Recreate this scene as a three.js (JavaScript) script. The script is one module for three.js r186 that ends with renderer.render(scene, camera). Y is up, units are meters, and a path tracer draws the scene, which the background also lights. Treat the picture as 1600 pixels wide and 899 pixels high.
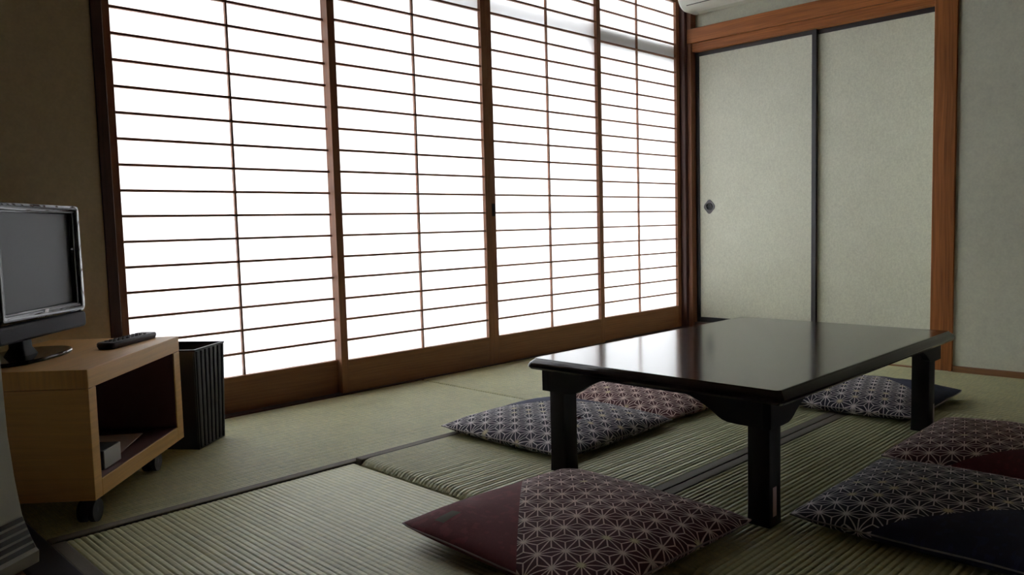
import * as THREE from 'three';
import { RoundedBoxGeometry } from 'three/addons/geometries/RoundedBoxGeometry.js';
import { mergeGeometries, toCreasedNormals } from 'three/addons/utils/BufferGeometryUtils.js';

// ---------------------------------------------------------------- camera, sky, exposure
const scene = new THREE.Scene();
const camera = new THREE.PerspectiveCamera(2 * Math.atan(449.5 / 1232.43) * 180 / Math.PI, 1600 / 899, 0.05, 60);
{
  const yaw = -0.7839, pitch = -0.0775, roll = -0.0258;
  const m = new THREE.Matrix4().makeRotationY(yaw).multiply(new THREE.Matrix4().makeRotationX(pitch)).multiply(new THREE.Matrix4().makeRotationZ(roll));
  camera.quaternion.setFromRotationMatrix(m);
  camera.position.set(-4.4898, 0.7091, 2.9545);
}
scene.background = new THREE.Color().setRGB(11.0, 11.4, 12.2);          // bright overcast sky, met only by the paper screens
const renderer = new THREE.WebGLRenderer();
renderer.toneMapping = THREE.LinearToneMapping;
renderer.toneMappingExposure = 0.91;
renderer.shadowMap.enabled = true;

// ---------------------------------------------------------------- helpers
const U = 0.091;                                    // one row of shoji lattice, metres
const Yk = k => (k + 2.57) * U;                     // height of lattice row k above the mats
let seed = 7;
const rnd = () => { seed = (seed * 1664525 + 1013904223) >>> 0; return seed / 4294967296; };
const hash = (x, y, s) => { let h = Math.imul(x, 374761393) ^ Math.imul(y, 668265263) ^ Math.imul(s, 2147483647 - 1013); h = Math.imul(h ^ (h >>> 13), 1274126177); return ((h ^ (h >>> 16)) >>> 0) / 4294967296; };
function vn(x, y, px, py, s) {                      // tileable value noise, periods px, py
  const xi = Math.floor(x), yi = Math.floor(y), fx = x - xi, fy = y - yi, sx = fx * fx * (3 - 2 * fx), sy = fy * fy * (3 - 2 * fy);
  const w = (a, p) => ((a % p) + p) % p, g = (a, b) => hash(w(a, px), w(b, py), s);
  return (g(xi, yi) * (1 - sx) + g(xi + 1, yi) * sx) * (1 - sy) + (g(xi, yi + 1) * (1 - sx) + g(xi + 1, yi + 1) * sx) * sy;
}
const enc = c => { c = Math.min(1, Math.max(0, c)); return Math.round(255 * (c <= 0.0031308 ? 12.92 * c : 1.055 * Math.pow(c, 1 / 2.4) - 0.055)); };
function tex(w, h, fn, rx = 1, ry = 1) {            // fn(u, v) -> linear rgb
  const d = new Uint8Array(w * h * 4);
  for (let j = 0; j < h; j++) for (let i = 0; i < w; i++) {
    const c = fn((i + 0.5) / w, (j + 0.5) / h), o = (j * w + i) * 4;
    d[o] = enc(c[0]); d[o + 1] = enc(c[1]); d[o + 2] = enc(c[2]); d[o + 3] = 255;
  }
  const t = new THREE.DataTexture(d, w, h); t.colorSpace = THREE.SRGBColorSpace;
  t.wrapS = t.wrapT = THREE.RepeatWrapping; t.magFilter = THREE.LinearFilter; t.minFilter = THREE.LinearMipmapLinearFilter; t.generateMipmaps = true;
  t.repeat.set(rx, ry); t.needsUpdate = true; return t;
}
const std = (o) => new THREE.MeshStandardMaterial(o);
const rgb = (r, g, b) => new THREE.Color().setRGB(r, g, b);
function wood(c, amt, rough, s, extra = {}) {       // grain runs along u; 1 m x 0.25 m
  const map = tex(512, 512, (u, v) => {
    const wob = vn(u * 4, v * 6, 4, 6, s + 3) * 0.06;
    const g = 0.5 * vn(u * 5, (v + wob) * 44, 5, 44, s) + 0.3 * vn(u * 14, (v + wob) * 150, 14, 150, s + 1) + 0.2 * vn(u * 2, v * 9, 2, 9, s + 2);
    const k = 1 + amt * (g - 0.5) * 2; return [c[0] * k, c[1] * k * (1 - 0.06 * g), c[2] * k * (1 - 0.1 * g)];
  }, 1, 4);
  return new THREE.MeshPhysicalMaterial({ map, roughness: rough, ...extra });
}
const M = {
  shojiWood: wood([0.28, 0.12, 0.055], 0.35, 0.5, 11),
  darkWood: wood([0.085, 0.036, 0.027], 0.35, 0.5, 21),
  pillarWood: wood([0.17, 0.07, 0.036], 0.35, 0.55, 25, { specularIntensity: 0.6 }),
  redWood: wood([0.33, 0.118, 0.036], 0.6, 0.5, 31, { specularIntensity: 0.5 }),
  maple: wood([0.60, 0.35, 0.115], 0.16, 0.5, 41, { specularIntensity: 0.6 }),
  stripWood: wood([0.26, 0.13, 0.055], 0.3, 0.5, 51),
  floorWood: wood([0.28, 0.16, 0.08], 0.3, 0.45, 61),
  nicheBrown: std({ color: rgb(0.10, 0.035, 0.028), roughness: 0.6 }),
  paper: new THREE.MeshPhysicalMaterial({ color: rgb(0.93, 0.93, 0.92), roughness: 1, transmission: 0.55, thickness: 0, side: THREE.DoubleSide }),
  black: std({ color: rgb(0.012, 0.011, 0.014), roughness: 0.4 }),
  blackMatte: std({ color: rgb(0.012, 0.012, 0.013), roughness: 0.7 }),
  lacquer: new THREE.MeshPhysicalMaterial({ color: rgb(0.012, 0.006, 0.007), roughness: 0.12 }),
  lacquerMatte: new THREE.MeshPhysicalMaterial({ color: rgb(0.006, 0.005, 0.005), roughness: 0.5, specularIntensity: 0.4 }),
  gloss: new THREE.MeshPhysicalMaterial({ color: rgb(0.006, 0.006, 0.008), roughness: 0.03, specularIntensity: 0.38 }),
  screen: new THREE.MeshPhysicalMaterial({ color: rgb(0.022, 0.027, 0.03), roughness: 0.5, specularIntensity: 0.8 }),
  charcoal: new THREE.MeshPhysicalMaterial({ color: rgb(0.018, 0.016, 0.022), roughness: 0.5, specularIntensity: 0.6 }),
  speaker: new THREE.MeshPhysicalMaterial({ color: rgb(0.013, 0.012, 0.017), roughness: 0.6, specularIntensity: 0.3 }),
  white: std({ color: rgb(0.66, 0.67, 0.6), roughness: 0.45 }),
  cream: std({ color: rgb(0.55, 0.56, 0.47), roughness: 0.5 }),
  heater: std({ color: rgb(0.38, 0.37, 0.29), roughness: 0.55 }),
  greySlot: std({ color: rgb(0.03, 0.025, 0.022), roughness: 0.6 }),
  alu: std({ color: rgb(0.35, 0.34, 0.34), roughness: 0.5 }),
  silver: std({ color: rgb(0.33, 0.32, 0.31), roughness: 0.45, metalness: 0.2 }),
  iron: std({ color: rgb(0.07, 0.068, 0.07), roughness: 0.45, metalness: 0.5 }),
  ironDark: std({ color: rgb(0.02, 0.02, 0.021), roughness: 0.5, metalness: 0.4 }),
  sheet: std({ color: rgb(0.5, 0.4, 0.38), roughness: 0.7 }),
  sticker: std({ color: rgb(0.42, 0.27, 0.25), roughness: 0.6 }),
  stickerPale: std({ color: rgb(0.5, 0.48, 0.46), roughness: 0.6 }),
  ceiling: wood([0.15, 0.09, 0.05], 0.2, 0.7, 71),
  farWall: wood([0.11, 0.07, 0.045], 0.2, 0.6, 75),
};
const plaster = (c, s) => std({ roughness: 0.95, map: tex(512, 512, (u, v) => {
  const k = 1 + 0.10 * (vn(u * 160, v * 160, 160, 160, s) - 0.5) + 0.07 * (vn(u * 40, v * 44, 40, 44, s + 1) - 0.5) + 0.06 * (vn(u * 5, v * 6, 5, 6, s + 2) - 0.5);
  return c.map(x => x * k);
}) });
M.wallPale = plaster([0.68, 0.685, 0.55], 81);
M.wallSand = plaster([0.70, 0.59, 0.43], 91);
M.fusuma = std({ roughness: 0.8, map: tex(1024, 1024, (u, v) => {   // fibrous paper, 1 m
  const k = 1 + 0.13 * (vn(u * 230, v * 150, 230, 150, 5) - 0.5) + 0.13 * (vn(u * 90, v * 220, 90, 220, 6) - 0.5) + 0.06 * (vn(u * 9, v * 8, 9, 8, 7) - 0.5);
  return [0.60 * k, 0.605 * k, 0.50 * k];
}) });
M.tatami = std({ roughness: 0.48, map: tex(1024, 1024, (u, v) => {    // rushes run across the ribs (v), 0.5 m
  const a = vn(u * 340, v * 14, 340, 14, 101), b = vn(u * 60, v * 45, 60, 45, 102), c = vn(u * 6, v * 7, 6, 7, 103);
  const k = 0.78 + 0.30 * a + 0.12 * b + 0.10 * c, y = 0.06 * (b - 0.5) + 0.05 * (a - 0.5);
  return [0.49 * k * (1 + y), 0.495 * k, 0.275 * k * (1 - y)];
}, 2, 2) });
M.border = std({ roughness: 0.85, map: tex(256, 256, (u, v) => {      // woven cotton edging
  const k = 0.8 + 0.4 * (0.6 * ((Math.sin(u * Math.PI * 2 * 32) > 0) === (Math.sin(v * Math.PI * 2 * 32) > 0) ? 1 : 0) + 0.4 * vn(u * 60, v * 60, 60, 60, 111));
  return [0.185 * k, 0.168 * k, 0.135 * k];
}, 8, 8) });

function uvm(g, long = 0) {                          // uv in metres, u along the long axis
  if (g.index) g = g.toNonIndexed();
  const p = g.attributes.position, n = g.attributes.normal, uv = new Float32Array(p.count * 2);
  for (let i = 0; i < p.count; i++) {
    const P = [p.getX(i), p.getY(i), p.getZ(i)], N = [Math.abs(n.getX(i)), Math.abs(n.getY(i)), Math.abs(n.getZ(i))];
    let k = N.indexOf(Math.max(...N)), ax = [0, 1, 2].filter(a => a !== k);
    if (ax[1] === long) ax.reverse();
    uv[2 * i] = P[ax[0]]; uv[2 * i + 1] = P[ax[1]];
  }
  g.setAttribute('uv', new THREE.BufferAttribute(uv, 2)); return g;
}
function box(x0, x1, y0, y1, z0, z1, r = 0) {        // by its bounds; r rounds the edges
  const w = x1 - x0, h = y1 - y0, d = z1 - z0;
  const g = r > 0 ? new RoundedBoxGeometry(w, h, d, 1, Math.min(r, w / 2.01, h / 2.01, d / 2.01)) : new THREE.BoxGeometry(w, h, d);
  g.translate((x0 + x1) / 2, (y0 + y1) / 2, (z0 + z1) / 2);
  const dims = [w, h, d]; return uvm(g, dims.indexOf(Math.max(...dims)));
}
function cyl(r0, r1, h, seg = 20) { return new THREE.CylinderGeometry(r1, r0, h, seg); }
const names = {};
function numbered(n) { const k = names[n] = (names[n] ?? -1) + 1; return k ? n + '_' + String(k).padStart(3, '0') : n; }
function obj(name, geos, mat, parent) {
  geos = Array.isArray(geos) ? geos.map(g => { g = g.index ? g.toNonIndexed() : g; for (const a of Object.keys(g.attributes)) if (!['position', 'normal', 'uv'].includes(a)) g.deleteAttribute(a); return g; }) : geos;
  const m = new THREE.Mesh(Array.isArray(geos) ? (geos.length > 1 ? mergeGeometries(geos) : geos[0]) : geos, mat);
  m.name = name; m.castShadow = m.receiveShadow = true; if (parent) parent.add(m); return m;
}
function tag(o, label, category, group, kind) {
  Object.assign(o.userData, { label, category }); if (group) o.userData.group = group; if (kind) o.userData.kind = kind; return o;
}
function thing(name, label, category, pos = [0, 0, 0], turn = 0, group, kind) {
  const g = new THREE.Group(); g.name = kind ? name : numbered(name); g.position.set(...pos); g.rotation.y = turn; scene.add(g);
  return tag(g, label, category, group, kind);
}
const struct = (name, label, category, geos, mat) => { const m = obj(name, geos, mat, scene); return tag(m, label, category, null, 'structure'); };
function ring(levels, n = 4) {                       // stacked rounded rectangles [x0,x1,z0,z1,y,r] joined into a closed body
  const rows = levels.map(([x0, x1, z0, z1, y, r]) => {
    const pts = [];
    for (const [cx, cz, a0] of [[x1 - r, z1 - r, 0], [x0 + r, z1 - r, 90], [x0 + r, z0 + r, 180], [x1 - r, z0 + r, 270]])
      for (let i = 0; i <= n; i++) { const a = (a0 + 90 * i / n) * Math.PI / 180; pts.push([cx + r * Math.cos(a), y, cz + r * Math.sin(a)]); }
    return pts;
  });
  const pos = [], N = rows[0].length, tri = (a, b, c) => pos.push(...a, ...b, ...c);
  for (let k = 0; k + 1 < rows.length; k++) for (let i = 0; i < N; i++) {
    const a = rows[k][i], b = rows[k][(i + 1) % N], c = rows[k + 1][i], d = rows[k + 1][(i + 1) % N];
    tri(a, c, b); tri(b, c, d);
  }
  const cap = (row, up) => { const c = [0, 0, 0]; row.forEach(p => p.forEach((v, j) => c[j] += v / N)); for (let i = 0; i < N; i++) up ? tri(c, row[(i + 1) % N], row[i]) : tri(c, row[i], row[(i + 1) % N]); };
  const body = new THREE.BufferGeometry(); body.setAttribute('position', new THREE.Float32BufferAttribute(pos.splice(0), 3)); body.computeVertexNormals();
  cap(rows[0], false); cap(rows[rows.length - 1], true);
  const caps = new THREE.BufferGeometry(); caps.setAttribute('position', new THREE.Float32BufferAttribute(pos, 3)); caps.computeVertexNormals();
  return uvm(mergeGeometries([toCreasedNormals(body, 0.6), caps]), 0);
}
function prism(pts, depth, bevel = 0) {              // outline in x, y extruded along +z
  const s = new THREE.Shape(pts.map(p => new THREE.Vector2(p[0], p[1])));
  const g = new THREE.ExtrudeGeometry(s, { depth: depth - 2 * bevel, bevelEnabled: bevel > 0, bevelSize: bevel, bevelOffset: -bevel, bevelThickness: bevel, bevelSegments: 2, curveSegments: 8 });
  g.translate(0, 0, bevel); return uvm(g, 0);
}

// ---------------------------------------------------------------- setting: floor of mats
const XL = -4.05, XW = -0.573, ZB = 3.56, CEIL = 2.45;
const floor = new THREE.Group(); floor.name = 'floor'; scene.add(floor);
tag(floor, 'floor of pale green rush mats with woven dark edging', 'floor', null, 'structure');
obj('subfloor', box(-5.5, 0.3, -0.14, -0.056, -0.2, 4.3), M.darkWood, floor);
function mat(x0, x1, z0, z1, top, alongX, borders, roll = 0.2, groove = 0.0031) {
  const P = 0.0146, pos = [], uv = [], g0 = 0.0015;
  const a0 = alongX ? z0 : x0, a1 = alongX ? z1 : x1, b0 = alongX ? x0 : z0, b1 = alongX ? x1 : z1, e = 0.009;
  const prof = [[a0, top - 0.052], [a0, top - e], [a0 + 0.003, top - 0.003]];
  const n = Math.round((a1 - a0 - 0.006) / P), st = (a1 - a0 - 0.006) / n;
  for (let i = 0; i < n; i++) for (const [t, h] of [[0, -1], [0.12, -0.4], [0.3, 0], [0.7, 0], [0.88, -0.4]]) prof.push([a0 + 0.003 + (i + t) * st, top + h * groove]);
  prof.push([a1 - 0.003, top - 0.003], [a1, top - e], [a1, top - 0.052]);
  const q = (p, b) => alongX ? [b, p[1], p[0]] : [p[0], p[1], b];
  const put = (A, B, C, D) => { for (const t of alongX ? [A, C, B, B, C, D] : [A, B, C, B, D, C]) { pos.push(...t.slice(0, 3)); uv.push(t[3], t[4]); } };
  let run = 0; const ln = [0];
  for (let i = 1; i < prof.length; i++) ln.push(run += Math.hypot(prof[i][0] - prof[i - 1][0], prof[i][1] - prof[i - 1][1]));
  const ends = [[b0, -0.052], [b0, -0.015 * roll], [b0 + 0.005 * roll, -0.009 * roll], [b0 + 0.014 * roll, -0.0035 * roll], [b0 + 0.03 * roll, 0], [b1 - 0.012, 0], [b1 - 0.004, -0.002], [b1, -0.010], [b1, -0.052]];   // the rush turns down at the short ends
  for (let i = 0; i + 1 < prof.length; i++) for (let k = 0; k + 1 < ends.length; k++) {
    const v = (pi, ke) => { const p = prof[pi], [b, dy] = ends[ke]; return [...q([p[0], Math.max(top - 0.052, p[1] + dy)], b), b - dy * 0.5, ln[pi]]; };
    put(v(i, k), v(i + 1, k), v(i, k + 1), v(i + 1, k + 1));
  }
  const g = new THREE.BufferGeometry();
  g.setAttribute('position', new THREE.Float32BufferAttribute(pos, 3)); g.setAttribute('uv', new THREE.Float32BufferAttribute(uv, 2));
  g.computeVertexNormals();
  const m = obj('tatami_mat', toCreasedNormals(g, 0.5), M.tatami, floor);
  for (const s of borders) {                          // cloth edging folded over a long edge
    const a = s < 0 ? a0 : a1 - 0.033, c = s < 0 ? a0 + 0.033 : a1, t = top + 0.0012;
    const o = s < 0 ? -0.0012 : 0.0012;
    obj('cloth_border', alongX ? box(b0, b1, top - 0.05, t, a + (s < 0 ? o : 0), c + (s > 0 ? o : 0), 0.004) : box(a + (s < 0 ? o : 0), c + (s > 0 ? o : 0), top - 0.05, t, b0, b1, 0.004), M.border, m);
  }
}
const z1 = 0.919, z2 = 1.802, z3 = 2.685, J0 = -2.205, J1 = -3.162, JR = -1.432;
mat(-4.0, J0 - 0.001, 0.052, z1 - 0.0005, 0, true, [1]);
mat(J0 + 0.001, XW - 0.012, 0.052, z1 - 0.002, 0.002, true, [1]);
mat(J1 + 0.001, JR - 0.003, z1 + 0.002, z2 - 0.001, 0.012, true, [-1, 1], 1);
mat(J1 + 0.001, JR - 0.003, z2 + 0.001, z3 - 0.002, 0.011, true, [-1, 1], 1);
mat(-4.0, J1 - 0.004, z1 + 0.0015, z3 - 0.002, -0.003, false, [-1], 0.2, 0.002);
mat(JR + 0.004, XW - 0.012, z1 + 0.003, z3 - 0.002, 0, false, []);
mat(-4.0, J0, z3 + 0.002, ZB, 0, true, [-1]);
mat(J0 + 0.003, XW - 0.012, z3 + 0.002, ZB, 0, true, [-1]);
mat(XW + 0.014, 0.105, 0.052, 1.755, 0, false, []);
obj('threshold', box(XL - 0.03, -4.002, -0.05, 0.003, 0.0, ZB, 0.003), M.charcoal, floor);
for (let i = 0; i < 8; i++) obj('floorboard', box(-5.35 + i * 0.1585, -5.35 + (i + 1) * 0.1585 - 0.002, -0.05, -0.002, 0.0, 4.1, 0.002), M.floorWood, floor);

// ---------------------------------------------------------------- setting: walls, ceiling, woodwork
struct('ceiling', 'board ceiling above the room', 'ceiling', box(-5.5, 0.3, CEIL, CEIL + 0.08, -0.2, 4.3), M.ceiling);
struct('wall_back', 'dark boarded wall behind the viewer', 'wall', box(-5.5, 0.3, 0, CEIL, 4.1, 4.2), M.farWall);
struct('wall_anteroom', 'dark boarded wall of the anteroom left of the mats', 'wall', box(-5.5, -5.36, 0, CEIL, -0.1, 4.2), M.farWall);
struct('wall_front', 'sand plaster wall left of the paper screens', 'wall',
  [box(-5.5, -39.08 * U, 0, CEIL, -0.1, 0.035), box(-39.08 * U, 0.3, Yk(21.9), CEIL, -0.1, 0.03)], M.wallSand);
struct('wall_right', 'pale plaster wall right of the wooden post', 'wall',
  [box(XW, 0.3, 0, CEIL, 1.852, 4.2), box(XW + 0.1, 0.3, 0, CEIL, 1.757, 1.86)], M.wallPale);
struct('wall_alcove', 'pale plaster wall above the closet lintel', 'wall', box(0.145, 0.3, 1.93, CEIL, 0.0, 1.8), M.wallPale);
struct('wall_closet', 'dark closet back behind the sliding doors', 'wall', box(0.25, 0.3, 0, 1.95, 0.0, 1.8), M.nicheBrown);
struct('trim_1', 'dark wooden jamb at the left of the screens', 'trim', box(-39.08 * U, -38.67 * U, 0, Yk(21.9), -0.06, 0.042, 0.003), M.darkWood);
struct('trim_2', 'dark grooved wooden sill under the paper screens', 'trim', [box(-39.08 * U, 0.14, -0.05, 0.004, -0.07, 0.05, 0.003)], M.darkWood);
struct('trim_3', 'wooden head beam above the paper screens', 'trim', box(-39.08 * U, 0.14, Yk(21.45), Yk(21.95), -0.06, 0.045, 0.003), M.darkWood);
struct('trim_4', 'dark corner jamb between screens and closet', 'trim', [box(0.7 * U, 1.15 * U, 0.004, CEIL, -0.06, 0.046, 0.003)], M.darkWood);
struct('trim_5', 'brown corner pillar left of the closet doors', 'trim', box(0.95 * U, 0.2, 0.002, CEIL, 0.047, 0.0795, 0.005), M.pillarWood);
struct('trim_6', 'upper reddish wooden beam of the closet lintel', 'trim', box(0.082, 0.16, Yk(18.0), Yk(19.02), 0.05, 1.757, 0.004), M.redWood);
struct('trim_7', 'lower reddish wooden rail of the closet lintel', 'trim', box(0.098, 0.2, Yk(17.4), Yk(17.99), 0.08, 1.757, 0.003), M.redWood);
struct('trim_8', 'reddish wooden post at the end of the closet', 'trim', box(XW - 0.014, XW + 0.085, 0.0, CEIL, 1.757, 1.852, 0.004), M.redWood);
struct('trim_9', 'wooden sill under the closet doors', 'trim', box(0.107, 0.24, -0.05, 0.033, 0.08, 1.757, 0.003), M.darkWood);
struct('baseboard_right', 'thin brown strip at the foot of the pale wall', 'baseboard', box(XW - 0.011, XW + 0.012, -0.05, 0.026, 1.853, ZB, 0.003), M.stripWood);
struct('trim_10', 'flush wooden strip in the mats before the closet', 'trim', box(XW - 0.011, XW + 0.012, -0.05, 0.004, 0.052, 1.756, 0.002), M.stripWood);

// ---------------------------------------------------------------- outer window behind the paper (daylight comes through it)
{
  const w = new THREE.Group(); w.name = 'window_1'; scene.add(w);
  tag(w, 'window frame standing as grey shade behind the paper screens', 'window', null, 'structure');
  obj('transom', box(-39 * U, 1.2 * U, Yk(16.75), Yk(17.95), -0.30, -0.029), M.alu, w);
  obj('transom_sill', box(-39 * U, 1.2 * U, Yk(16.4), Yk(16.75), -0.20, -0.09), M.alu, w);
  for (const x of [-39, -28.9, -19.4, -9.6, 0.5]) obj('sash_stile', box(x * U - 0.02, x * U + 0.035, 0, Yk(21.9), -0.15, -0.11), M.alu, w);
}

// ---------------------------------------------------------------- paper screens
function shoji(n, x0, x1, dz, label, pull) {
  const g = new THREE.Group(); g.name = 'door_' + n; g.position.set(x0 * U, 0.0045, dz); scene.add(g);
  tag(g, label, 'paper screen', 'paper screens along the window wall', 'structure');
  const W = (x1 - x0) * U, y = k => Yk(k) - 0.0045, s = 0.035, zf = 0.0065, zb = -0.0235, top = y(21.4);
  obj('stile', box(0, s, 0, top, zb, zf, 0.002), M.shojiWood, g);
  obj('stile', box(W - s, W, 0, top, zb, zf, 0.002), M.shojiWood, g);
  obj('bottom_rail', box(s, W - s, 0, y(-0.96), zb, zf - 0.001, 0.002), M.shojiWood, g);
  obj('top_rail', box(s, W - s, y(20.95), top, zb, zf - 0.001, 0.002), M.shojiWood, g);
  const bar = box(s, W - s, -0.0046, 0.0046, -0.013, 0);
  for (let k = 0; k <= 20; k++) { const m = obj('lattice_bar', bar, M.shojiWood, g); m.position.y = y(k); }
  obj('upright_bar', box(W / 2 - 0.0042, W / 2 + 0.0042, y(-0.96), y(20.95), -0.0125, 0.0005), M.shojiWood, g);
  obj('paper', box(s - 0.001, W - s + 0.001, y(-0.96) - 0.001, y(20.95), -0.0142, -0.0136), M.paper, g);
  if (pull) {                                          // recessed finger pull in the meeting stile
    obj('finger_pull', box(0.006, 0.029, 0.79 - 0.032, 0.79 + 0.032, zf - 0.004, zf + 0.0012, 0.001), M.ironDark, g);
  }
  return g;
}
shoji(1, -38.66, -28.52, 0, 'leftmost paper screen, behind the television and bin');
shoji(2, -28.94, -18.9, 0.033, 'second paper screen from the left');
shoji(3, -18.9, -8.86, 0.033, 'third paper screen from the left, with a dark finger pull', true);
shoji(4, -9.37, 0.69, 0, 'rightmost paper screen, next to the corner pillar');

// ---------------------------------------------------------------- closet doors
function fusuma(n, z0, zz, x, label, pullZ) {
  const g = new THREE.Group(); g.name = 'door_' + n; g.position.set(x, 0.034, z0); scene.add(g);
  tag(g, label, 'sliding door', 'closet doors', 'structure');
  const D = zz - z0, H = Yk(17.4) - 0.034, f = 0.028, pb = Yk(-1.82) - 0.034, pt = Yk(17.1) - 0.034;
  obj('panel', box(0.004, 0.016, 0, H, 0.002, D - 0.002), M.fusuma, g);
  obj('frame_stile', box(0, 0.02, 0, H, 0, f, 0.002), M.black, g);
  obj('frame_stile', box(0, 0.02, 0, H, D - f, D, 0.002), M.black, g);
  obj('frame_rail', box(0, 0.02, 0, pb, f, D - f, 0.002), M.black, g);
  obj('frame_rail', box(0, 0.02, pt, H, f, D - f, 0.002), M.black, g);
  if (pullZ !== undefined) {
    const oct = (r, ry) => { const p = []; for (let i = 0; i < 28; i++) { const a = i / 28 * Math.PI * 2, k = 1 - 0.10 * Math.cos(4 * a + Math.PI); p.push([r * k * Math.cos(a), ry * k * Math.sin(a)]); } return p; };
    const mk = (r, ry, d0, d1) => { const e = prism(oct(r, ry), d1 - d0, 0.0008); e.rotateY(-Math.PI / 2); e.translate(0.004 - d0, Yk(6.27) - 0.034, pullZ - z0); return e; };
    const pl = obj('door_pull', mk(0.037, 0.043, 0, 0.003), M.iron, g);
    const cup = new THREE.TorusGeometry(0.021, 0.0045, 8, 28); cup.rotateY(Math.PI / 2); cup.translate(0.0005, Yk(6.27) - 0.034, pullZ - z0);
    obj('pull_rim', cup, M.iron, pl);
    const hole = new THREE.CircleGeometry(0.02, 24); hole.rotateY(-Math.PI / 2); hole.translate(0.0006, Yk(6.27) - 0.034, pullZ - z0);
    obj('pull_cup', hole, M.ironDark, pl);
  }
}
fusuma(5, 0.080, 0.897, 0.1365, 'left pale closet door with a dark round pull', 1.95 * U);
fusuma(6, 0.868, 1.70, 0.159, 'right pale closet door, next to the wooden post');

// ---------------------------------------------------------------- air conditioner on the alcove wall
{
  const g = thing('air_conditioner', 'white wall air conditioner above the closet lintel', 'air conditioner', [0.145, 2.05, 0.08]);
  const pr = []; const pt = (x, y) => pr.push([x, y]);
  pt(0, 0.012); pt(-0.03, 0.006);
  for (let i = 0; i <= 10; i++) { const a = -Math.PI / 2 - i / 10 * Math.PI / 2; pt(-0.12 + 0.10 * Math.cos(a), 0.10 + 0.094 * Math.sin(a)); }
  pt(-0.222, 0.16); pt(-0.21, 0.25); pt(-0.18, 0.27); pt(0, 0.27);
  obj('body', prism(pr, 0.80, 0.012), M.white, g);
  const lv = box(-0.07, 0.07, -0.003, 0.003, 0.06, 0.74, 0.002); lv.rotateZ(-0.25); lv.translate(-0.115, 0.016, 0);
  obj('louver', lv, M.cream, g);
  const sl = box(-0.004, 0.004, -0.0025, 0.0025, 0.05, 0.75); sl.translate(-0.042, 0.0035, 0);
  obj('air_slot', sl, M.greySlot, g);
  const sl2 = box(-0.003, 0.003, -0.002, 0.002, 0.05, 0.75); sl2.rotateZ(-0.6); sl2.translate(-0.186, 0.032, 0);
  obj('air_slot', sl2, M.greySlot, g);
}

// ---------------------------------------------------------------- low table
{
  const g = thing('low_table', 'low black lacquered table on four square legs', 'table', [-2.3025, 0.0, 1.7965]);
  const X = 0.6025, Z = 0.3815;
  const R = (i, y) => [-X + i, X - i, -Z + i, Z - i, y, 0.012];
  obj('tabletop', ring([R(0.016, 0.304), R(0.005, 0.3065), R(0.0, 0.313), R(0.0005, 0.319), R(0.004, 0.3255), R(0.0125, 0.3335), R(0.0145, 0.3362), R(0.0165, 0.3368)]), M.lacquer, g);
  const apron = L => { const h = L / 2, p = []; for (const s of [1, -1]) { const q = [[0, 0.297], [h - 0.19, 0.297], [h - 0.16, 0.285], [h - 0.138, 0.274], [h - 0.122, 0.264], [h - 0.112, 0.257], [h - 0.1, 0.2505], [h - 0.086, 0.2465], [h - 0.06, 0.245], [h, 0.245], [h, 0.306]]; (s > 0 ? q : q.slice().reverse()).forEach(([x, y]) => p.push([s * x, y])); } return p; };
  const ax = 0.5795, az = 0.3435;
  for (const s of [-1, 1]) {
    const a = prism(apron(2 * ax), 0.02); a.translate(0, 0, s > 0 ? az - 0.02 : -az); obj('apron', a, M.lacquerMatte, g);
    const b = prism(apron(2 * az - 0.042), 0.02); b.rotateY(Math.PI / 2); b.translate(s > 0 ? ax - 0.02 : -ax, 0, 0); obj('apron', b, M.lacquerMatte, g);
  }
  for (const sx of [-1, 1]) for (const sz of [-1, 1]) {
    const cx = sx * 0.5355, cz = sz * 0.305, r = 0.0275;
    obj('leg', ring([[cx - r - 0.001, cx + r + 0.001, cz - r - 0.001, cz + r + 0.001, 0.0135, 0.004], [cx - r, cx + r, cz - r, cz + r, 0.06, 0.004], [cx - r, cx + r, cz - r, cz + r, 0.306, 0.004]], 2), M.lacquerMatte, g);
  }
  obj('sticker', box(-0.5485, -0.5315, 0.036, 0.104, 0.3324, 0.3332), M.sticker, g).userData.label = 'small pink paper sticker on the leg';
  obj('sticker', box(0.547, 0.558, 0.03, 0.10, 0.3324, 0.3332), M.stickerPale, g).userData.label = 'small pale paper sticker on the leg';
}

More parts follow.
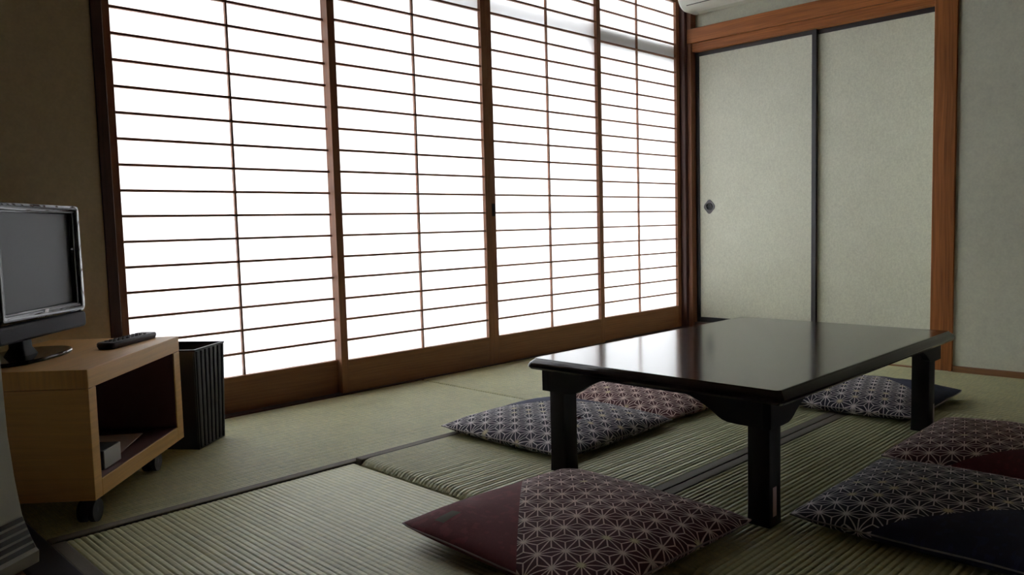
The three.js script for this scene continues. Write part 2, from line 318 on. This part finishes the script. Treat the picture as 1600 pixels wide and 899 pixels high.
// ---------------------------------------------------------------- floor cushions
const LEG = 0.405, HS = 0.291;
function asanoha(base, line, tint, plain, s) {       // star lattice of hemp leaves; one plain corner
  const N = 1024, size = 2 * HS + 0.02, a = 0.056, hgt = a * Math.sqrt(3) / 2;
  const seg = (px, py, ax, ay, bx, by) => { const dx = bx - ax, dy = by - ay, t = Math.max(0, Math.min(1, ((px - ax) * dx + (py - ay) * dy) / (dx * dx + dy * dy))); return Math.hypot(px - ax - t * dx, py - ay - t * dy); };
  return tex(N, N, (u, v) => {
    const x = (u - 0.5) * size, z = (v - 0.5) * size;
    const gr = 0.86 + 0.28 * vn(u * 300, v * 300, 300, 300, s + 9);
    if ((x + HS) + (z + HS) < LEG) {                  // plain corner with a small woven fleck
      const fl = vn(u * 58, v * 42, 58, 42, s) > 0.72 ? 1.35 : 1;
      return plain.map(c => c * gr * fl);
    }
    const p = (x + z) / Math.SQRT2, q = (z - x) / Math.SQRT2;      // lattice set on the bias
    const j = Math.floor(q / hgt), yy = q - j * hgt, off = (((j % 2) + 2) % 2) * a / 2, xs = p - off;
    let i = Math.floor(xs / a), xx = xs - i * a, d = 1e9, best = 1e9, cs = 0;
    const T = [[[0, 0], [a, 0], [a / 2, hgt]], [[0, 0], [a / 2, hgt], [-a / 2, hgt]], [[a, 0], [a * 1.5, hgt], [a / 2, hgt]]];
    for (const [A, B, C] of T) {
      const G = [(A[0] + B[0] + C[0]) / 3, (A[1] + B[1] + C[1]) / 3];
      for (const V of [A, B, C]) { d = Math.min(d, seg(xx, yy, V[0], V[1], G[0], G[1])); const e = Math.hypot(xx - V[0], yy - V[1]); if (e < best) { best = e; cs = Math.round((p - xx + V[0]) / a * 2) * 131 + Math.round((q - yy + V[1]) / hgt); } }
      d = Math.min(d, seg(xx, yy, A[0], A[1], B[0], B[1]), seg(xx, yy, B[0], B[1], C[0], C[1]), seg(xx, yy, A[0], A[1], C[0], C[1]));
    }
    const r = hash(cs, 3, s), near = best < 0.011 && r > 0.86 ? 1 : 0;
    const L = line.map((c, k) => near ? tint[k] : c), w = 0.00155 - 0.0003 * vn(u * 40, v * 40, 40, 40, s + 4);
    const f = Math.max(0, Math.min(1, (w - d) / 0.0006 + 0.5));
    return base.map((c, k) => (c * (1 - f) + L[k] * f) * gr);
  });
}
const cushionSkin = {
  red: std({ roughness: 0.9, map: asanoha([0.06, 0.013, 0.017], [0.72, 0.56, 0.50], [0.68, 0.58, 0.38], [0.12, 0.018, 0.022], 201) }),
  navy: std({ roughness: 0.9, map: asanoha([0.02, 0.019, 0.036], [0.70, 0.66, 0.66], [0.64, 0.58, 0.42], [0.016, 0.020, 0.055], 231) }),
};
const cordMat = { red: std({ color: rgb(0.34, 0.26, 0.24), roughness: 0.85 }), navy: std({ color: rgb(0.30, 0.28, 0.27), roughness: 0.85 }) };
const tagMat = std({ color: rgb(0.085, 0.062, 0.042), roughness: 0.9 });
const tassel = std({ color: rgb(0.12, 0.018, 0.024), roughness: 0.9 });
function zabuton(kind, label, x, z, turn, yaw, tuft, s, mark = false) {
  const g = thing('floor_cushion', label, 'cushion', [x, 0.012, z], turn * Math.PI / 2 + yaw, 'square floor cushions around the low table');
  const n = 44, seam = 0.024;
  const shape = (a, b, up) => {                       // a, b in -1..1
    const e = Math.max(Math.abs(a), Math.abs(b));
    const pin = (t, o) => t * (HS - 0.013 * (1 - o * o) * Math.abs(t) - 0.012 * Math.pow(Math.abs(t * o), 6));      // edges drawn in, corners pointed
    const X = pin(a, b), Zz = pin(b, a);
    const w = Math.pow(Math.max(0, 1 - Math.pow(Math.abs(a), 2.4)), 0.55) * Math.pow(Math.max(0, 1 - Math.pow(Math.abs(b), 2.4)), 0.55);
    const wr = 0.006 * (vn(a * 5 + 20, b * 5 + 20, 97, 97, s) - 0.5) + 0.003 * (vn(a * 13 + 40, b * 13 + 40, 97, 97, s + 1) - 0.5);
    const ta = a - 0.38, tb = b - 0.1, rr = ta * ta + tb * tb;   // the tuft sits off the middle
    const dim = tuft ? 0.016 * Math.exp(-rr / 0.012) + 0.006 * Math.exp(-rr / 0.12) * (0.5 + 0.5 * Math.cos(8 * Math.atan2(tb, ta))) : 0;
    const y = up ? seam + (0.05 + wr) * w - dim * w : seam - Math.min(0.0235, 0.055 * w);
    return [X, y + (up ? 0.003 : 0) * (1 - w) * (vn(a * 6 + 9, b * 6 + 9, 97, 97, s + 5) - 0.5), Zz];
  };
  for (const up of [true, false]) {
    const pos = [], uv = [], ix = [], size = 2 * HS + 0.02;
    for (let j = 0; j <= n; j++) for (let i = 0; i <= n; i++) {
      const ease = t => Math.sin(t * Math.PI / 2), a = ease(i / n * 2 - 1), b = ease(j / n * 2 - 1), p = shape(a, b, up);
      pos.push(...p); uv.push(p[0] / size + 0.5, p[2] / size + 0.5);
    }
    for (let j = 0; j < n; j++) for (let i = 0; i < n; i++) { const A = j * (n + 1) + i, B = A + 1, C = A + n + 1, D = C + 1; up ? ix.push(A, C, B, B, C, D) : ix.push(A, B, C, B, D, C); }
    const q = new THREE.BufferGeometry(); q.setAttribute('position', new THREE.Float32BufferAttribute(pos, 3)); q.setAttribute('uv', new THREE.Float32BufferAttribute(uv, 2)); q.setIndex(ix); q.computeVertexNormals();
    obj(up ? 'top_cover' : 'bottom_cover', q, cushionSkin[kind], g);
  }
  const pts = [];
  for (const [a0, b0, a1, b1] of [[-1, -1, 1, -1], [1, -1, 1, 1], [1, 1, -1, 1], [-1, 1, -1, -1]])
    for (let i = 0; i < 12; i++) { const t = i / 12, p = shape(a0 + (a1 - a0) * t, b0 + (b1 - b0) * t, true); pts.push(new THREE.Vector3(...p)); }
  obj('piping', new THREE.TubeGeometry(new THREE.CatmullRomCurve3(pts, true, 'catmullrom', 0.2), 96, 0.0021, 5, true), cordMat[kind], g);
  if (tuft) {
    const [cx, c, cz] = shape(0.38, 0.1, true), bits = [];
    for (let i = 0; i < 9; i++) { const a = i * 2.4, l = 0.02 + 0.012 * rnd(); bits.push(new THREE.TubeGeometry(new THREE.QuadraticBezierCurve3(new THREE.Vector3(0, c, 0), new THREE.Vector3(Math.cos(a) * l * 0.5, c + 0.013, Math.sin(a) * l * 0.5), new THREE.Vector3(Math.cos(a) * l, c + 0.009, Math.sin(a) * l)), 6, 0.0016, 5)); }
    for (const q of bits) q.translate(cx, 0, cz);
    obj('tuft', bits, tassel, g);
  }
  if (mark) {                                         // small woven tag sewn on the plain corner
    const pos = [], ix = [], uv = [];
    for (let j = 0; j <= 4; j++) for (let i = 0; i <= 6; i++) {
      const a = (-0.229 + (i / 6 - 0.5) * 0.052) / HS, b = (-0.183 + (j / 4 - 0.5) * 0.032) / HS, p = shape(a, b, true); pos.push(p[0], p[1] + 0.0012, p[2]); uv.push(i / 6, j / 4);
      if (i < 6 && j < 4) { const A = j * 7 + i; ix.push(A, A + 7, A + 1, A + 1, A + 7, A + 8); }
    }
    const q = new THREE.BufferGeometry(); q.setAttribute('position', new THREE.Float32BufferAttribute(pos, 3)); q.setAttribute('uv', new THREE.Float32BufferAttribute(uv, 2)); q.setIndex(ix); q.computeVertexNormals();
    obj('woven_tag', q, tagMat, g).userData.label = 'small grey green woven tag';
  }
  return g;
}
zabuton('red', 'dark red patterned cushion at the near left end of the table', -3.165, 1.81, 0, -0.04, false, 301, true);
zabuton('navy', 'navy patterned cushion with a red tuft behind the left table leg', -2.515, 1.175, 3, 0.01, true, 311);
zabuton('red', 'dark red patterned cushion at the back beneath the table edge', -1.925, 1.165, 3, -0.02, false, 321);
zabuton('navy', 'navy cushion at the far right end of the table', -1.45, 1.78, 2, 0.03, false, 331);
zabuton('navy', 'navy cushion at the front of the table, nearest the right corner', -2.53, 2.43, 1, 0.0, false, 341);
zabuton('red', 'dark red cushion at the front right, partly behind a navy one', -1.935, 2.415, 1, 0.0, false, 351);

// ---------------------------------------------------------------- television stand and what is on it
const SA = [-3.888, 0.89], ST = Math.atan2(0.739, 0.673);
const onStand = (along, back) => [SA[0] + 0.673 * along - 0.739 * back, SA[1] - 0.739 * along - 0.673 * back];
{
  const g = thing('television_stand', 'light wooden television stand on black casters', 'stand', [SA[0], 0, SA[1]], ST);
  const L = 0.59, D = 0.40, y0 = 0.065, y1 = 0.39;
  obj('top_panel', box(0, L, 0.343, y1, -D, 0, 0.002), M.maple, g);
  obj('side_panel', box(0, 0.039, y0, 0.3422, -D, -0.0005, 0.0015), M.maple, g);
  obj('side_panel', box(L - 0.047, L, y0, 0.3422, -D, -0.0005, 0.0015), M.maple, g);
  obj('bottom_panel', box(0.0392, L - 0.0472, y0, 0.108, -D, -0.0005, 0.0015), M.maple, g);
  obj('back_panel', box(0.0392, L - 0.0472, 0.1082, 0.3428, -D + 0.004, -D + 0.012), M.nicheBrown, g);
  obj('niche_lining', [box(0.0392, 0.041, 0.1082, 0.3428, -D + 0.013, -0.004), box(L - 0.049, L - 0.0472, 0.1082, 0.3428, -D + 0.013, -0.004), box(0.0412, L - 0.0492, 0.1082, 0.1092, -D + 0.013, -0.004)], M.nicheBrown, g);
  for (const [x, z] of [[0.035, -0.035], [L - 0.14, -0.05], [0.045, -D + 0.05], [L - 0.06, -D + 0.05]]) {
    const hood = new THREE.SphereGeometry(0.029, 18, 10, 0, Math.PI * 2, 0, Math.PI * 0.56); hood.scale(1, 1, 0.72); hood.translate(x, 0.031, z);
    const c = obj('caster', [hood, cyl(0.011, 0.011, 0.012, 14).translate(x, 0.06, z)], M.charcoal, g);
    for (const s of [-1, 1]) { const w = cyl(0.0285, 0.0285, 0.013, 26); w.rotateX(Math.PI / 2); w.translate(x + 0.004, 0.0285, z + s * 0.0135); obj('wheel', w, M.blackMatte, c); }
  }
}
{ // tuner box and papers inside the niche
  const [x, z] = onStand(0.1, 0.022), g = thing('tuner_box', 'small grey set-top box inside the stand niche', 'electronics', [x, 0.1092, z], ST);
  obj('case', box(0, 0.095, 0.003, 0.052, -0.16, -0.002, 0.002), M.blackMatte, g);
  obj('front_plate', box(0.001, 0.094, 0.004, 0.051, -0.002, 0.001, 0.001), M.silver, g);
  for (const fx of [0.008, 0.075]) for (const fz of [-0.02, -0.15]) obj('foot', box(fx, fx + 0.012, 0, 0.004, fz, fz + 0.012), M.blackMatte, g);
  const [px, pz] = onStand(0.36, 0.14), s = obj('paper_sheets', [box(-0.105, 0.105, 0, 0.0025, -0.074, 0.074)], M.sheet, scene);
  s.position.set(px, 0.1094, pz); s.rotation.y = ST + 0.12; tag(s, 'pale printed sheets lying flat inside the stand niche', 'papers');
}
{ // television
  const [x, z] = onStand(0.2155, 0.245), g = thing('television', 'small black flat television with a glossy bezel', 'television', [x, 0.3905, z], ST);
  const W = 0.43, yb = 0.06, yt = 0.41, zf = 0.045;
  const outline = (w, b, t, r, crown) => { const p = [], a = (cx, cy, a0) => { for (let i = 0; i <= 5; i++) { const q = (a0 + 18 * i) * Math.PI / 180; p.push([cx + r * Math.cos(q), cy + r * Math.sin(q)]); } };
    a(w / 2 - r, b + r, -90); a(w / 2 - r, t - r, 0); for (let i = 1; i < 10; i++) { const k = i / 10 * 2 - 1; p.push([-k * (w / 2 - r), t + crown * (1 - k * k)]); } a(-w / 2 + r, t - r, 90); a(-w / 2 + r, b + r, 180); return p; };
  const sw = 0.34, sb = 0.135, stp = 0.385;
  const rr = (x0, x1, y0, y1, r) => { const p = []; for (const [cx, cy, a0] of [[x1 - r, y1 - r, 0], [x0 + r, y1 - r, 90], [x0 + r, y0 + r, 180], [x1 - r, y0 + r, 270]]) for (let i = 0; i <= 5; i++) { const a = (a0 + 18 * i) * Math.PI / 180; p.push([cx + r * Math.cos(a), cy + r * Math.sin(a)]); } return p; };
  const rings = [[0, -0.03], [0, -0.012], [0.04, -0.006], [0.12, -0.002], [0.3, 0.001], [0.55, 0.0005], [0.72, -0.002], [0.78, -0.005], [0.84, -0.0045], [0.93, -0.006], [1, -0.011], [1, -0.03]].map(([t, dz]) => {
    const A = rr(-W / 2, W / 2, 0.105, yt, 0.014), B = rr(-sw / 2, sw / 2, sb, stp, 0.002);
    return A.map((p, q) => [p[0] * (1 - t) + B[q][0] * t, p[1] * (1 - t) + B[q][1] * t, zf + dz]);
  });
  const bpz = []; for (let a = 0; a + 1 < rings.length; a++) for (let q = 0; q < 24; q++) { const A = rings[a][q], B = rings[a][(q + 1) % 24], C = rings[a + 1][q], D = rings[a + 1][(q + 1) % 24]; bpz.push(...A, ...B, ...C, ...B, ...D, ...C); }
  const fg = new THREE.BufferGeometry(); fg.setAttribute('position', new THREE.Float32BufferAttribute(bpz, 3)); fg.computeVertexNormals();
  obj('bezel', uvm(toCreasedNormals(fg, 0.9)), M.gloss, g);
  obj('screen', box(-sw / 2 - 0.004, sw / 2 + 0.004, sb - 0.004, stp + 0.004, zf - 0.03, zf - 0.016), M.screen, g);
  const back = prism(outline(W - 0.004, yb, yt - 0.004, 0.014, 0.002), 0.045, 0.006); back.translate(0, 0, zf - 0.077); obj('rear_case', back, M.speaker, g);
  const sp = prism(outline(W, yb, 0.1048, 0.012, 0), 0.03, 0.006); sp.translate(0, 0, zf - 0.032); obj('speaker_bar', sp, M.speaker, g);
  obj('logo', [...[-0.045, -0.036, -0.027, -0.018, 0.002, 0.011, 0.020].map((q, i) => box(q, q + 0.0055, 0.1125, 0.1175, zf - 0.0005, zf + 0.0004)), prism([[-0.012, 0.121], [0.006, 0.121], [0.012, 0.130], [-0.006, 0.130]], 0.001).translate(0, 0, zf - 0.0005)], M.silver, g);
  const neck = ring([[-0.04, 0.04, -0.06, 0.0, 0.008, 0.012], [-0.025, 0.025, -0.05, -0.01, 0.03, 0.008], [-0.025, 0.025, -0.05, -0.012, 0.075, 0.008]]); obj('neck', neck, M.blackMatte, g);
  const bp = []; for (let i = 0; i < 48; i++) { const a = i / 48 * Math.PI * 2; bp.push([0.165 * Math.sign(Math.cos(a)) * Math.pow(Math.abs(Math.cos(a)), 0.8), 0.095 * Math.sign(Math.sin(a)) * Math.pow(Math.abs(Math.sin(a)), 0.8)]); }
  const bs = prism(bp, 0.010, 0.004); bs.rotateX(-Math.PI / 2); bs.translate(0, 0, -0.03); obj('foot_plate', bs, M.gloss, g);
}
{ // remote control
  const [x, z] = onStand(0.455, 0.098), g = thing('remote_control', 'dark grey remote control lying on the television stand', 'remote', [x, 0.3905, z], ST - 0.12);
  obj('case', ring([[-0.116, 0.116, -0.024, 0.024, 0, 0.008], [-0.12, 0.12, -0.027, 0.027, 0.008, 0.01], [-0.12, 0.12, -0.027, 0.027, 0.015, 0.01], [-0.117, 0.117, -0.025, 0.025, 0.0185, 0.009]]), M.charcoal, g);
  for (let i = 0; i < 8; i++) for (let j = 0; j < 3; j++) obj('button', ring([[-0.095 + i * 0.023, -0.083 + i * 0.023, -0.0165 + j * 0.0125, -0.0085 + j * 0.0125, 0.0183, 0.003], [-0.0945 + i * 0.023, -0.0835 + i * 0.023, -0.016 + j * 0.0125, -0.009 + j * 0.0125, 0.0212, 0.003]], 2), M.blackMatte, g);
}
{ // waste bin
  const n = new THREE.Vector2(0.164, -0.129).normalize(), turn = Math.atan2(-n.y, n.x);
  const g = thing('waste_bin', 'black ribbed waste bin between stand and paper screen', 'bin', [-3.425, 0.001, 0.41], turn);
  const H = 0.33, b = 0.175, t = 0.2, th = 0.005;        // local: x along the right-hand face, -z away
  const wall = (x0, x1, X0, X1, z0, z1_, Z0, Z1) => ring([[x0, x1, z0, z1_, 0.003, 0.001], [X0, X1, Z0, Z1, H, 0.001]], 1);
  obj('front_wall', wall(0, b, 0, t, -th, 0, -th, 0), M.black, g);
  obj('side_wall', wall(0, th, 0, th, -b, -th, -t, -th), M.black, g);
  obj('side_wall', wall(b - th, b, t - th, t, -b, -th, -t, -th), M.black, g);
  obj('rear_wall', wall(th, b - th, th, t - th, -b, -b + th, -t, -t + th), M.black, g);
  obj('bottom', box(0, b, 0, 0.006, -b, 0, 0.001), M.black, g);
  obj('rim', [box(-0.001, t + 0.001, H - 0.004, H + 0.002, -0.006, 0.0015), box(-0.001, 0.006, H - 0.004, H + 0.002, -t - 0.001, -0.006), box(t - 0.006, t + 0.001, H - 0.004, H + 0.002, -t - 0.001, -0.006), box(0.006, t - 0.006, H - 0.004, H + 0.002, -t - 0.001, -t + 0.006)], M.charcoal, g);
  for (let i = 0; i < 7; i++) {
    const a = (i + 0.5) / 7, w = 0.0065;
    obj('rib', ring([[a * b - w, a * b + w, -0.001, 0.0035, 0.006, 0.0015], [a * t - w, a * t + w, -0.001, 0.0035, H - 0.005, 0.0015]], 2), M.charcoal, g);
  }
}
{ // floor heater, partly outside the picture
  const turn = 35 * Math.PI / 180, g = thing('floor_heater', 'cream floor heater with dark slots at the bottom left corner', 'heater', [-4.048, 0.0, 1.024], turn);
  const W = 0.42, prof = [[0, 0.004], [0.002, 0.03], [-0.004, 0.036], [-0.014, 0.056], [-0.026, 0.085], [-0.034, 0.108], [-0.046, 0.19], [-0.055, 0.285], [-0.058, 0.395], [-0.060, 0.52], [-0.08, 0.55], [-0.19, 0.55], [-0.2, 0.53], [-0.2, 0.004]];
  const sh = prism(prof.map(([z, y]) => [z, y]).reverse(), W, 0.003); sh.rotateY(-Math.PI / 2); obj('body', sh, M.heater, g);
  for (let i = 0; i < 5; i++) {
    const y = 0.042 + i * 0.0145, zz = -0.0065 - i * 0.0058, s = box(-W + 0.03, -0.006, -0.0052, 0.0052, -0.004, 0.0025); s.rotateX(-0.42); s.translate(0, y, zz);
    obj('slot', s, M.greySlot, g);
  }
}
renderer.render(scene, camera);
